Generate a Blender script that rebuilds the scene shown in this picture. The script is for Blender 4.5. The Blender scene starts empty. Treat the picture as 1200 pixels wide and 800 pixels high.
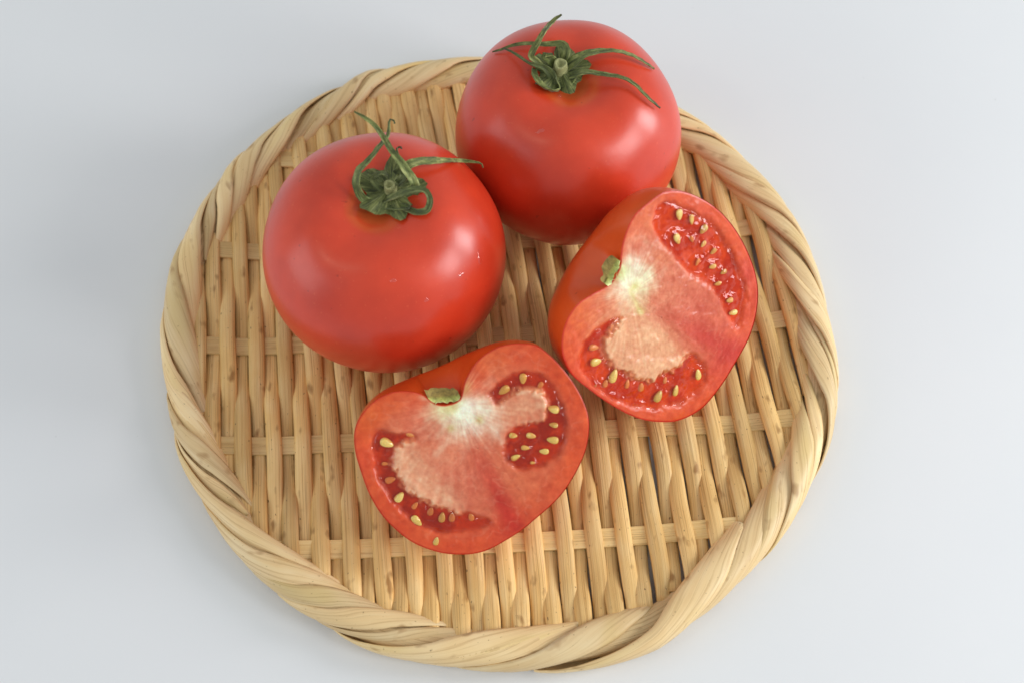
import bpy, math, random
import numpy as np
from mathutils import Vector, Matrix, noise
from mathutils.bvhtree import BVHTree

random.seed(7)
rng = np.random.default_rng(7)
CM = 0.01                                    # everything below is worked out in centimetres
scene = bpy.context.scene

# ------------------------------------------------------------------ camera
PITCH = 1.14263869
CAM = np.array([0.52357, -19.12437, 41.62817])
FPX = 1500.0
cam_d = bpy.data.cameras.new('camera')
cam = bpy.data.objects.new('camera', cam_d)
scene.collection.objects.link(cam)
cam.location = CAM * CM
cam.rotation_euler = (math.pi / 2 - PITCH, 0, 0)
cam_d.sensor_width = 36.0
cam_d.lens = 36.0 * FPX / 1200.0
cam_d.clip_start = 0.02
cam_d.clip_end = 50
cam_d.dof.use_dof = True
cam_d.dof.focus_distance = 0.425
cam_d.dof.aperture_fstop = 11.0
scene.camera = cam

# ------------------------------------------------------------------ room light
world = bpy.data.worlds.new('World')
scene.world = world
world.use_nodes = True
world.node_tree.nodes['Background'].inputs['Color'].default_value = (0.91, 0.97, 1.0, 1)
world.node_tree.nodes['Background'].inputs['Strength'].default_value = 0.52


def area(name, loc, target, sx, sy, power, col):
    d = bpy.data.lights.new(name, 'AREA')
    d.shape = 'RECTANGLE'
    d.size, d.size_y = sx, sy
    d.energy = power
    d.color = col
    o = bpy.data.objects.new(name, d)
    scene.collection.objects.link(o)
    o.location = loc
    v = Vector(target) - Vector(loc)
    o.rotation_euler = v.to_track_quat('-Z', 'Y').to_euler()
    return o


area('window_light', (1.05, 0.08, 0.42), (0, 0, 0.03), 0.28, 0.48, 6.0, (0.98, 0.985, 1.0))
area('window_light', (0.95, -0.36, 0.55), (0, 0, 0.03), 0.24, 0.44, 3.7, (0.98, 0.985, 1.0))
area('wall_light', (-0.95, -0.30, 0.38), (0, 0, 0.03), 0.7, 0.6, 2.4, (0.93, 0.95, 1.0))
area('ceiling_lamp', (-0.62, -0.30, 0.95), (0, 0, 0.05), 0.10, 0.06, 0.3, (1.0, 0.86, 0.62))

scene.view_settings.view_transform = 'Standard'
scene.view_settings.look = 'None'
scene.view_settings.exposure = 0.09
scene.view_settings.gamma = 1.0
scene.view_settings.use_curve_mapping = False
scene.render.engine = 'CYCLES'

# ------------------------------------------------------------------ helpers
cp_, sp_ = math.cos(PITCH), math.sin(PITCH)
RIGHT = np.array([1.0, 0, 0]); UP = np.array([0, sp_, cp_]); FWD = np.array([0, cp_, -sp_])


def ray(uv):
    uv = np.asarray(uv, float)
    x = (uv[..., 0] - 600) / FPX
    y = -(uv[..., 1] - 400) / FPX
    return FWD + x[..., None] * RIGHT + y[..., None] * UP


def project(P):
    d = np.asarray(P) - CAM
    f = d @ FWD
    return np.stack([600 + FPX * (d @ RIGHT) / f, 400 - FPX * (d @ UP) / f], -1)


def on_plane(uv, C, n):
    d = ray(uv)
    t = ((C - CAM) @ n) / (d @ n)
    return CAM + d * t[..., None]


def srgb(r, g, b):
    f = lambda c: c / 12.92 if c <= 0.04045 else ((c + 0.055) / 1.055) ** 2.4
    return np.array([f(r / 255), f(g / 255), f(b / 255)])


def fbm(P, scale, octaves=3, off=0.0):
    out = np.empty(len(P))
    for i, p in enumerate(P):
        out[i] = noise.fractal(Vector((p[0] * scale + off, p[1] * scale + off * .7, p[2] * scale)), 1.0, 2.0, octaves)
    return out


def sm(x, a, b):
    t = np.clip((x - a) / (b - a), 0, 1)
    return t * t * (3 - 2 * t)


def empty(name, loc, label, cat, group=None):
    o = bpy.data.objects.new(name, None)
    scene.collection.objects.link(o)
    o.location = np.asarray(loc) * CM
    o.empty_display_size = 0.01
    o['label'] = label
    o['category'] = cat
    if group:
        o['group'] = group
    return o


def mesh_obj(name, V, F, mat, parent=None, uv=None, col=None, smooth=True, base=None):
    """V world centimetres; base = world position of the object's origin"""
    V = np.asarray(V, float)
    if base is None:
        b = np.array([0, 0, 0.])
        p = parent
        while p is not None:
            b = b + np.array(p.location) / CM
            p = p.parent
    else:
        b = np.asarray(base, float)
    me = bpy.data.meshes.new(name)
    me.from_pydata(((V - b) * CM).tolist(), [], [tuple(int(i) for i in f) for f in F])
    if smooth:
        me.polygons.foreach_set('use_smooth', [True] * len(me.polygons))
    if uv is not None:
        uv = np.asarray(uv, float)
        lay = me.uv_layers.new(name='uv')
        idx = np.empty(len(me.loops), dtype=np.int32)
        me.loops.foreach_get('vertex_index', idx)
        lay.data.foreach_set('uv', uv[idx].ravel())
    if col is not None:
        at = me.color_attributes.new('paint', 'FLOAT_COLOR', 'POINT')
        c4 = np.ones((len(V), 4)); c4[:, :col.shape[1]] = col
        at.data.foreach_set('color', c4.ravel())
    me.update()
    me.materials.append(mat)
    o = bpy.data.objects.new(name, me)
    scene.collection.objects.link(o)
    if parent is not None:
        o.parent = parent
    elif base is not None:
        o.location = b * CM
    return o


def grid_faces(nu, nv, wrap_v=False, wrap_u=False):
    F = []
    for i in range(nu if wrap_u else nu - 1):
        i2 = (i + 1) % nu
        for j in range(nv if wrap_v else nv - 1):
            j2 = (j + 1) % nv
            F.append((i * nv + j, i2 * nv + j, i2 * nv + j2, i * nv + j2))
    return F


# ------------------------------------------------------------------ materials
def new_mat(name):
    m = bpy.data.materials.new(name)
    m.use_nodes = True
    nt = m.node_tree
    return m, nt, nt.nodes['Principled BSDF']


def nd(nt, typ, **kw):
    n = nt.nodes.new(typ)
    for k, v in kw.items():
        if k in n.inputs.keys() if hasattr(n.inputs, 'keys') else False:
            n.inputs[k].default_value = v
        else:
            setattr(n, k, v)
    return n


def link(nt, a, b):
    nt.links.new(a, b)


def ramp(nt, fac, stops):
    r = nt.nodes.new('ShaderNodeValToRGB')
    els = r.color_ramp.elements
    while len(els) < len(stops):
        els.new(0.5)
    for e, (p, c) in zip(els, stops):
        e.position = p
        e.color = (*c, 1) if len(c) == 3 else c
    link(nt, fac, r.inputs['Fac'])
    return r.outputs['Color']


def mixc(nt, fac, a, b, mode='MIX'):
    m = nt.nodes.new('ShaderNodeMix')
    m.data_type = 'RGBA'
    m.blend_type = mode
    for sock, v in ((m.inputs[0], fac), (m.inputs[6], a), (m.inputs[7], b)):
        if isinstance(v, (int, float)):
            sock.default_value = v
        elif isinstance(v, (tuple, list, np.ndarray)):
            sock.default_value = (*v[:3], 1)
        else:
            link(nt, v, sock)
    return m.outputs[2]


def noise_tex(nt, vec, scale, detail=3, rough=0.55, dist=0.0):
    n = nt.nodes.new('ShaderNodeTexNoise')
    n.inputs['Scale'].default_value = scale
    n.inputs['Detail'].default_value = detail
    n.inputs['Roughness'].default_value = rough
    n.inputs['Distortion'].default_value = dist
    link(nt, vec, n.inputs['Vector'])
    return n.outputs['Fac']


def bump(nt, h, strength, dist, prev=None):
    b = nt.nodes.new('ShaderNodeBump')
    b.inputs['Strength'].default_value = strength
    b.inputs['Distance'].default_value = dist
    link(nt, h, b.inputs['Height'])
    if prev is not None:
        link(nt, prev, b.inputs['Normal'])
    return b.outputs['Normal']


def bamboo(name, light, mid, dark, spot, streak_v, spot_amt, rough, green=None, relief=1.0):
    m, nt, bs = new_mat(name)
    uv = nt.nodes.new('ShaderNodeUVMap'); uv.uv_map = 'uv'
    oi = nt.nodes.new('ShaderNodeObjectInfo')
    rnd = nt.nodes.new('ShaderNodeVectorMath'); rnd.operation = 'SCALE'
    rnd.inputs[0].default_value = (37.0, 61.0, 0)
    link(nt, oi.outputs['Random'], rnd.inputs['Scale'])
    add = nt.nodes.new('ShaderNodeVectorMath'); add.operation = 'ADD'
    link(nt, uv.outputs['UV'], add.inputs[0]); link(nt, rnd.outputs[0], add.inputs[1])

    def mp(sx, sy):
        q = nt.nodes.new('ShaderNodeMapping')
        q.inputs['Scale'].default_value = (sx, sy, 1)
        link(nt, add.outputs[0], q.inputs['Vector'])
        return q.outputs['Vector']
    s1 = noise_tex(nt, mp(0.13, streak_v), 1.0, 5, 0.65)
    s2 = noise_tex(nt, mp(0.22, streak_v * 3.2), 1.0, 3, 0.6)
    s3 = noise_tex(nt, mp(0.45, 0.7), 1.0, 3, 0.5, 0.4)
    c = ramp(nt, s1, [(0.28, dark), (0.5, mid), (0.72, light)])
    c = mixc(nt, 0.55, c, ramp(nt, s3, [(0.28, tuple(0.5 * np.array(mid) + 0.5 * np.array(dark))), (0.48, mid), (0.7, light)]))
    if green is not None:
        g = noise_tex(nt, mp(0.28, 0.9), 1.0, 2, 0.5, 0.3)
        c = mixc(nt, ramp(nt, g, [(0.54, (0, 0, 0)), (0.70, (0.6, 0.6, 0.6))]), c, green)
    fine = ramp(nt, s2, [(0.36, (0.66, 0.58, 0.50)), (0.48, (1, 1, 1)), (0.75, (1.04, 1.03, 1.02))])
    c = mixc(nt, 0.8 * (0.4 + 0.6 * relief), c, fine, 'MULTIPLY')
    hs = nt.nodes.new('ShaderNodeHueSaturation')
    mr = nt.nodes.new('ShaderNodeMapRange')
    mr.inputs['To Min'].default_value = 0.84; mr.inputs['To Max'].default_value = 1.12
    link(nt, oi.outputs['Random'], mr.inputs['Value'])
    link(nt, mr.outputs[0], hs.inputs['Value']); link(nt, c, hs.inputs['Color'])
    c = hs.outputs['Color']
    # brown stains and age spots
    sp1 = noise_tex(nt, mp(1.15, 2.6), 1.0, 2, 0.5)
    sp2 = noise_tex(nt, mp(6.0, 11.0), 1.0, 2, 0.5)
    c = mixc(nt, ramp(nt, sp1, [(0.62, (0, 0, 0)), (0.74, (spot_amt,) * 3)]), c, spot)
    c = mixc(nt, ramp(nt, sp2, [(0.685, (0, 0, 0)), (0.75, (spot_amt,) * 3)]), c, tuple(np.array(spot) * 0.45))
    link(nt, c, bs.inputs['Base Color'])
    bs.inputs['Roughness'].default_value = rough
    bs.inputs['Specular IOR Level'].default_value = 0.4
    b1 = bump(nt, s2, 0.55 * relief, 0.00035)
    b2 = bump(nt, s1, 0.5 * relief, 0.0006, b1)
    link(nt, b2, bs.inputs['Normal'])
    return m


M_slat = bamboo('slat_bamboo', srgb(248, 216, 156), srgb(238, 196, 126), srgb(208, 156, 84),
                srgb(150, 98, 42), 7.0, 0.75, 0.42)
M_strip = bamboo('strip_bamboo', srgb(244, 214, 156), srgb(236, 200, 134), srgb(214, 174, 106),
                 srgb(160, 112, 56), 9.0, 0.3, 0.5)
M_rim = bamboo('rim_bamboo', srgb(244, 220, 174), srgb(236, 204, 150), srgb(212, 172, 118),
               srgb(158, 112, 64), 4.5, 0.6, 0.42, green=srgb(224, 196, 128), relief=0.45)
M_core = bamboo('core_bamboo', srgb(232, 206, 158), srgb(218, 186, 134), srgb(196, 158, 108),
                srgb(90, 60, 30), 5.0, 0.5, 0.6)


def skin_material(name, coat_rough=0.22):
    m, nt, bs = new_mat(name)
    tc = nt.nodes.new('ShaderNodeTexCoord')
    at = nt.nodes.new('ShaderNodeAttribute'); at.attribute_name = 'paint'
    sp = noise_tex(nt, tc.outputs['Object'], 900, 2, 0.5)
    big = noise_tex(nt, tc.outputs['Object'], 55, 3, 0.5)
    c = mixc(nt, 1.0, at.outputs['Color'], ramp(nt, big, [(0.3, (0.86, 0.8, 0.8)), (0.7, (1.1, 1.2, 1.15))]), 'MULTIPLY')
    c = mixc(nt, ramp(nt, sp, [(0.66, (0, 0, 0)), (0.76, (0.22, 0.22, 0.22))]), c, srgb(235, 120, 70))
    dk = noise_tex(nt, tc.outputs['Object'], 420, 1, 0.4)
    c = mixc(nt, ramp(nt, dk, [(0.765, (0, 0, 0)), (0.80, (0.35, 0.35, 0.35))]), c, srgb(120, 30, 20))
    link(nt, c, bs.inputs['Base Color'])
    bs.inputs['Roughness'].default_value = 0.34
    bs.inputs['Specular IOR Level'].default_value = 0.5
    bs.inputs['Coat Weight'].default_value = 0.2
    bs.inputs['Coat Roughness'].default_value = coat_rough
    bs.inputs['Subsurface Weight'].default_value = 0.12
    bs.inputs['Subsurface Radius'].default_value = (1.0, 0.25, 0.12)
    bs.inputs['Subsurface Scale'].default_value = 0.004
    fine = noise_tex(nt, tc.outputs['Object'], 1500, 2, 0.5)
    mid = noise_tex(nt, tc.outputs['Object'], 130, 3, 0.5)
    n = bump(nt, fine, 0.10, 0.0001)
    n = bump(nt, mid, 0.16, 0.0007, n)
    link(nt, n, bs.inputs['Normal'])
    return m


M_skin = skin_material('tomato_skin')


def flesh_material(name, grain):
    m, nt, bs = new_mat(name)
    tc = nt.nodes.new('ShaderNodeTexCoord')
    at = nt.nodes.new('ShaderNodeAttribute'); at.attribute_name = 'paint'
    n1 = noise_tex(nt, tc.outputs['Object'], 420, 4, 0.6)
    n2 = noise_tex(nt, tc.outputs['Object'], 130, 4, 0.6, 0.6)
    c = mixc(nt, 1.0, at.outputs['Color'], ramp(nt, n2, [(0.3, (0.90, 0.80, 0.78)), (0.7, (1.08, 1.22, 1.25))]), 'MULTIPLY')
    c = mixc(nt, 1.0, c, ramp(nt, n1, [(0.3, (0.90, 0.80, 0.78)), (0.7, (1.06, 1.2, 1.24))]), 'MULTIPLY')
    link(nt, c, bs.inputs['Base Color'])
    bs.inputs['Roughness'].default_value = 0.30
    spm = nt.nodes.new('ShaderNodeMath'); spm.operation = 'MULTIPLY'; spm.inputs[1].default_value = 0.38
    link(nt, at.outputs['Alpha'], spm.inputs[0]); link(nt, spm.outputs[0], bs.inputs['Specular IOR Level'])
    cwm = nt.nodes.new('ShaderNodeMath'); cwm.operation = 'MULTIPLY'; cwm.inputs[1].default_value = 0.15
    link(nt, at.outputs['Alpha'], cwm.inputs[0]); link(nt, cwm.outputs[0], bs.inputs['Coat Weight'])
    bs.inputs['Coat Roughness'].default_value = 0.12
    bs.inputs['Subsurface Weight'].default_value = 0.25
    bs.inputs['Subsurface Radius'].default_value = (1.0, 0.35, 0.2)
    bs.inputs['Subsurface Scale'].default_value = 0.0025
    b = noise_tex(nt, tc.outputs['Object'], 620, 3, 0.6)
    b2 = noise_tex(nt, tc.outputs['Object'], 170, 3, 0.5)
    n = bump(nt, b, grain, 0.0004)
    n = bump(nt, b2, grain, 0.001, n)
    link(nt, n, bs.inputs['Normal'])
    return m


M_flesh_grainy = flesh_material('tomato_flesh_grainy', 0.22)
M_flesh = flesh_material('tomato_flesh', 0.13)


def gel_material(name, tint, solid, rough_bump, shine=0.032):
    m = bpy.data.materials.new(name)
    m.use_nodes = True
    nt = m.node_tree
    nt.nodes.remove(nt.nodes['Principled BSDF'])
    out = nt.nodes['Material Output']
    tc = nt.nodes.new('ShaderNodeTexCoord')
    h = noise_tex(nt, tc.outputs['Object'], 115, 2, 0.35, 0.5)
    nrm = bump(nt, h, rough_bump, 0.0016)
    tr = nt.nodes.new('ShaderNodeBsdfTransparent')
    tr.inputs['Color'].default_value = tint
    gl = nt.nodes.new('ShaderNodeBsdfGlossy')
    gl.inputs['Roughness'].default_value = 0.06
    gl.inputs['Color'].default_value = (1, 0.97, 0.97, 1)
    link(nt, nrm, gl.inputs['Normal'])
    df = nt.nodes.new('ShaderNodeBsdfDiffuse')
    df.inputs['Color'].default_value = (0.75, 0.16, 0.05, 1)
    link(nt, nrm, df.inputs['Normal'])
    body = nt.nodes.new('ShaderNodeMixShader'); body.inputs[0].default_value = solid
    link(nt, tr.outputs[0], body.inputs[1]); link(nt, df.outputs[0], body.inputs[2])
    lw = nt.nodes.new('ShaderNodeLayerWeight'); lw.inputs['Blend'].default_value = 0.5
    link(nt, nrm, lw.inputs['Normal'])
    pw = nt.nodes.new('ShaderNodeMath'); pw.operation = 'POWER'; pw.inputs[1].default_value = 4.0
    link(nt, lw.outputs['Facing'], pw.inputs[0])
    fr = nt.nodes.new('ShaderNodeMapRange')
    fr.inputs['To Min'].default_value = shine; fr.inputs['To Max'].default_value = 1.0
    link(nt, pw.outputs[0], fr.inputs['Value'])
    mx = nt.nodes.new('ShaderNodeMixShader')
    link(nt, fr.outputs[0], mx.inputs[0])
    link(nt, body.outputs[0], mx.inputs[1]); link(nt, gl.outputs[0], mx.inputs[2])
    link(nt, mx.outputs[0], out.inputs['Surface'])
    return m


M_gel = gel_material('locule_gel', (1.0, 0.88, 0.78, 1), 0.05, 0.5)


def plain(name, col, rough, var=0.2, scale=400, coat=0.0, sss=0.0, bump_d=0.0003, attr=False):
    m, nt, bs = new_mat(name)
    tc = nt.nodes.new('ShaderNodeTexCoord')
    n = noise_tex(nt, tc.outputs['Object'], scale, 4, 0.6)
    src = col
    if attr:
        at = nt.nodes.new('ShaderNodeAttribute'); at.attribute_name = 'paint'
        src = at.outputs['Color']
    c = mixc(nt, 1.0, src, ramp(nt, n, [(0.3, (1 - var,) * 3), (0.7, (1 + var,) * 3)]), 'MULTIPLY')
    link(nt, c, bs.inputs['Base Color'])
    bs.inputs['Roughness'].default_value = rough
    bs.inputs['Coat Weight'].default_value = coat
    bs.inputs['Coat Roughness'].default_value = 0.08
    bs.inputs['Subsurface Weight'].default_value = sss
    bs.inputs['Subsurface Scale'].default_value = 0.001
    link(nt, bump(nt, n, 0.6, bump_d), bs.inputs['Normal'])
    return m


def seed_material(name, col):
    m = plain(name, col, 0.28, 0.22, 700, 0.9, 0.15)
    nt = m.node_tree
    bs = nt.nodes['Principled BSDF']
    src = bs.inputs['Base Color'].links[0].from_socket
    oi = nt.nodes.new('ShaderNodeObjectInfo')
    tint = ramp(nt, oi.outputs['Random'], [(0.0, (0.72, 0.62, 0.42)), (0.5, (1.0, 0.98, 0.8)), (1.0, (1.05, 1.12, 1.25))])
    link(nt, mixc(nt, 1.0, src, tint, 'MULTIPLY'), bs.inputs['Base Color'])
    return m


M_seed = seed_material('tomato_seed', srgb(230, 192, 98))
M_seed_sunk = seed_material('tomato_seed_in_gel', srgb(222, 136, 52))
M_scar = plain('stem_scar', (1, 1, 1), 0.7, 0.35, 900, 0, 0, 0.0006, attr=True)
M_stub = plain('stem_stub', srgb(150, 150, 100), 0.7, 0.3, 1100)
M_water = gel_material('water', (1, 0.95, 0.94, 1), 0.0, 0.0, 0.07)


def sepal_material():
    m, nt, bs = new_mat('sepal_green')
    uv = nt.nodes.new('ShaderNodeUVMap'); uv.uv_map = 'uv'
    q = nt.nodes.new('ShaderNodeMapping'); q.inputs['Scale'].default_value = (2.0, 9, 1)
    oi = nt.nodes.new('ShaderNodeObjectInfo')
    add = nt.nodes.new('ShaderNodeVectorMath'); add.operation = 'ADD'
    link(nt, uv.outputs['UV'], add.inputs[0])
    rs = nt.nodes.new('ShaderNodeVectorMath'); rs.operation = 'SCALE'; rs.inputs[0].default_value = (31, 17, 0)
    link(nt, oi.outputs['Random'], rs.inputs['Scale']); link(nt, rs.outputs[0], add.inputs[1])
    link(nt, add.outputs[0], q.inputs['Vector'])
    n = noise_tex(nt, q.outputs['Vector'], 1.0, 4, 0.65, 0.5)
    tc = nt.nodes.new('ShaderNodeTexCoord')
    n2 = noise_tex(nt, tc.outputs['Object'], 750, 3, 0.6)
    at = nt.nodes.new('ShaderNodeAttribute'); at.attribute_name = 'paint'
    c = ramp(nt, n, [(0.30, srgb(58, 64, 26)), (0.48, srgb(104, 112, 54)), (0.62, srgb(146, 148, 86)), (0.76, srgb(186, 180, 130))])
    c = mixc(nt, 0.6, c, ramp(nt, n2, [(0.3, (0.55, 0.55, 0.5)), (0.62, (1.1, 1.1, 1.1))]), 'MULTIPLY')
    c = mixc(nt, 1.0, c, at.outputs['Color'], 'MULTIPLY')
    link(nt, c, bs.inputs['Base Color'])
    bs.inputs['Roughness'].default_value = 0.62
    bs.inputs['Sheen Weight'].default_value = 0.15
    link(nt, bump(nt, n2, 0.6, 0.0004, bump(nt, n, 0.6, 0.0006)), bs.inputs['Normal'])
    return m


M_sepal = sepal_material()

M_table, nt_, bs_ = new_mat('white_laminate')
tc_ = nt_.nodes.new('ShaderNodeTexCoord')
n_ = noise_tex(nt_, tc_.outputs['Object'], 9, 4, 0.6)
sp_n = noise_tex(nt_, tc_.outputs['Object'], 260, 2, 0.5)
c_ = ramp(nt_, n_, [(0.3, (0.775, 0.785, 0.795)), (0.7, (0.80, 0.805, 0.81))])
c_ = mixc(nt_, ramp(nt_, sp_n, [(0.775, (0, 0, 0)), (0.82, (0.5, 0.5, 0.5))]), c_, (0.55, 0.55, 0.55))
link(nt_, c_, bs_.inputs['Base Color'])
bs_.inputs['Roughness'].default_value = 0.55
bs_.inputs['Specular IOR Level'].default_value = 0.3
link(nt_, bump(nt_, noise_tex(nt_, tc_.outputs['Object'], 1400, 2, 0.5), 0.08, 0.0001), bs_.inputs['Normal'])

# ------------------------------------------------------------------ table top
tb = mesh_obj('table_top', [(-90, -70, 0), (90, -70, 0), (90, 80, 0), (-90, 80, 0),
                            (-90, -70, -3), (90, -70, -3), (90, 80, -3), (-90, 80, -3)],
              [(0, 1, 2, 3), (7, 6, 5, 4), (0, 4, 5, 1), (1, 5, 6, 2), (2, 6, 7, 3), (3, 7, 4, 0)],
              M_table, smooth=False)
tb['kind'] = 'structure'

# ------------------------------------------------------------------ woven tray
tray = empty('woven_tray', (0, 0, 0),
             'round woven bamboo tray with thick twisted rim lying on the white table', 'tray')
AL = 0.05319
ROW0, ROWP = 3.6666, 3.7563
SLAT_CO = np.array([0.027, -0.642, -0.328, 10.692, 0.103, -0.192, -0.061, 0.107, 0.344, -0.242, -0.231])


def slat_x(i, y):
    I = (i - 21) / 21.0; Y = np.asarray(y) / 10.0
    t = [(m, n) for m in range(4) for n in range(3) if m + n <= 4]
    return sum(c * I ** m * Y ** n for c, (m, n) in zip(SLAT_CO, t))


ca, sa = math.cos(AL), math.sin(AL)


def tray_to_world(x, y):
    return ca * x - sa * y, sa * x + ca * y


OUT_A = [7, 16, 24, 34, 44, 53, 74, 95, 109, 115, 121, 129, 136, 144, 151, 158, 167, 179, 188, 194, 204, 216, 226, 239, 251, 257, 267, 278, 286, 295, 302, 312, 325, 332, 339, 346, 357]
OUT_R = [11.91, 11.88, 11.85, 11.77, 11.80, 11.66, 11.70, 11.76, 12.03, 12.26, 12.12, 12.12, 12.08, 12.22, 12.16, 12.13, 12.15, 12.03, 11.87, 11.79, 11.78, 11.72, 11.84, 11.86, 11.92, 11.90, 11.89, 11.98, 12.10, 12.25, 12.14, 12.10, 12.11, 12.12, 12.2, 12.18, 11.97]


def r_out(phi):
    d = np.degrees(phi) % 360
    return np.interp(d, OUT_A, OUT_R, period=360)


FLOOR, AMP = 0.40, 0.125


def floor_z(r):
    return FLOOR + 0.42 * sm(r, 8.6, 11.0)


for i in range(-1, 45):
    # find the run of the slat inside the rim
    ys = np.linspace(-11.4, 11.4, 400)
    xs = slat_x(i, ys)
    ok = np.hypot(xs, ys) < 11.05
    if ok.sum() < 20:
        continue
    ya, yb = ys[ok][0], ys[ok][-1]
    ns = max(12, int((yb - ya) / 0.24))
    y = np.linspace(ya, yb, ns)
    ph1, ph2 = random.uniform(0, 6.28), random.uniform(0, 6.28)
    x = slat_x(i, y) + 0.022 * np.sin(y * 0.7 + ph1) + 0.012 * np.sin(y * 1.7 + ph2)
    sgn = 1 if i % 2 == 0 else -1
    wave = sgn * np.cos(math.pi * (y - (ROW0 - ROWP)) / ROWP)
    lean = 0.01 + 0.045 * float(sm(np.array(float(i)), 10, 28))       # each visible lens leans to the right on this side
    x = x - lean * sgn * np.sin(math.pi * (y - (ROW0 - ROWP)) / ROWP)
    # the slat stays out from under the strip a little longer than a sine would
    wave = np.sign(wave) * np.abs(wave) ** 0.8
    r = np.hypot(x, y)
    fade = 1 - 0.6 * sm(r, 10.2, 11.0)
    z = floor_z(r) + AMP * wave * fade + random.uniform(-0.015, 0.015)
    wid = 0.575 + random.uniform(-0.035, 0.03)
    wid -= 0.005 * float(sm(np.array(float(i)), 22, 32))
    hw = 0.5 * (wid + 0.02 * wave + 0.02 * np.sin(y * 1.1 + ph2))
    hw = hw * (1 - 0.12 * sm(r, 10.0, 11.0))
    tilt = 0.07 * np.sin(y * 0.5 + ph1)
    th = 0.175 + random.uniform(-0.02, 0.02)
    dx = np.gradient(x, y)
    nl = np.sqrt(1 + dx * dx)
    cross = [(-1, -0.5), (-0.93, 0.02), (-0.66, 0.34), (-0.25, 0.49), (0.2, 0.5), (0.62, 0.36), (0.92, 0.04), (1, -0.5)]
    V, UV = [], []
    for k in range(ns):
        for (cx, cz) in cross:
            lx, ly = cx * hw[k] / nl[k], -cx * hw[k] * dx[k] / nl[k]
            px, py = tray_to_world(x[k] + lx, y[k] + ly)
            V.append((px, py, z[k] + cz * th + cx * hw[k] * tilt[k]))
            UV.append((y[k], cx * hw[k]))
    F = grid_faces(ns, len(cross), wrap_v=True)
    F = [f[::-1] for f in F]
    F.append(tuple(range(len(cross)))); F.append(tuple((ns - 1) * len(cross) + q for q in reversed(range(len(cross)))))
    mesh_obj('slat', V, F, M_slat, tray, uv=UV)

for k in range(-2, 5):
    yc = ROW0 - k * ROWP
    if abs(yc) > 11.0:
        continue
    half = math.sqrt(11.05 ** 2 - yc ** 2)
    ns = max(16, int(2 * half / 0.3))
    xs = np.linspace(-half, half, ns)
    V, UV = [], []
    hw, th = 0.325, 0.075
    ph = random.uniform(0, 6)
    cross = [(-1, -0.5), (-0.97, 0.42), (0.97, 0.42), (1, -0.5)]
    for xx in xs:
        yy = yc + 0.03 * math.sin(xx * 0.5 + ph)
        zz = float(floor_z(math.hypot(xx, yy))) + 0.025
        for (cy, cz) in cross:
            px, py = tray_to_world(xx, yy + cy * hw)
            V.append((px, py, zz + cz * th))
            UV.append((xx, cy * hw))
    F = grid_faces(ns, 4, wrap_v=True)
    F.append((3, 2, 1, 0)); F.append(tuple((ns - 1) * 4 + q for q in range(4)))
    mesh_obj('cross_strip', V, F, M_strip, tray, uv=UV, smooth=False)

# rim: a dark inner coil wrapped by overlapping split-bamboo strands
RIM_A, RIM_B, RIM_Z = 0.56, 0.48, 0.58


def rim_point(phi, th, off):
    """th: 0 outside, pi/2 top, pi inside"""
    ro = r_out(phi)
    rm = ro - 0.78
    c, s = np.cos(th), np.sin(th)
    e = 0.85
    rr = rm + (RIM_A + off) * np.sign(c) * np.abs(c) ** e
    zz = RIM_Z + (RIM_B + off) * np.sign(s) * np.abs(s) ** e
    return np.stack([rr * np.cos(phi), rr * np.sin(phi), np.maximum(zz, 0.012 + 0.0 * zz)], -1)


nu, nv = 180, 14
ph = np.repeat(np.linspace(0, 2 * math.pi, nu, endpoint=False), nv)
th = np.tile(np.linspace(0, 2 * math.pi, nv, endpoint=False), nu)
V = rim_point(ph, th, -0.05)
UV = np.stack([ph * 11.2, th * 0.6], -1)
mesh_obj('rim_coil', V, [f[::-1] for f in grid_faces(nu, nv, True, True)], M_core, tray, uv=UV)

NSTR = 34
BLUNT = round((360 - 86) / 360 * NSTR)          # the strand that ends in a square cut at the front right
strips = []
for s in range(NSTR):
    phi0 = (s + random.uniform(-0.30, 0.30)) * 2 * math.pi / NSTR
    dphi = math.radians(random.uniform(30, 42))
    t0, t1 = -1.1 + random.uniform(-.15, .15), random.uniform(2.65, 3.35)
    wid = random.uniform(0.46, 0.62)
    lay = random.uniform(-0.03, 0.06)
    tip = random.choice([0.03, 0.07, 0.14, 0.24])
    skew = random.uniform(0.09, 0.14)
    if s == BLUNT:
        strips.append((math.radians(-83), math.radians(42), -1.1, 2.75, 0.50, 0.0, 0.50, 0.15, 0.09, 0.012, 0.05, 0.7))
    elif random.random() < 0.4:                      # split along its length into two strips
        f = random.uniform(0.4, 0.62)
        for (a0, a1, dl) in ((-1, -1 + 2 * f, 0.0), (-1 + 2 * f - 0.06, 1, random.uniform(0.0, 0.035))):
            strips.append((phi0 + random.uniform(-.02, .02), dphi * random.uniform(.95, 1.06), t0, t1 + random.uniform(-.25, .25),
                           wid, (a0 + a1) / 2 * wid, (a1 - a0) / 2 * wid, lay + dl, random.uniform(0.035, 0.06),
                           random.choice([0.03, 0.1, 0.25]), skew, 0.2))
    else:
        strips.append((phi0, dphi, t0, t1, wid, 0.0, wid, lay, random.uniform(0.05, 0.09), tip, skew, 0.2))

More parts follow.
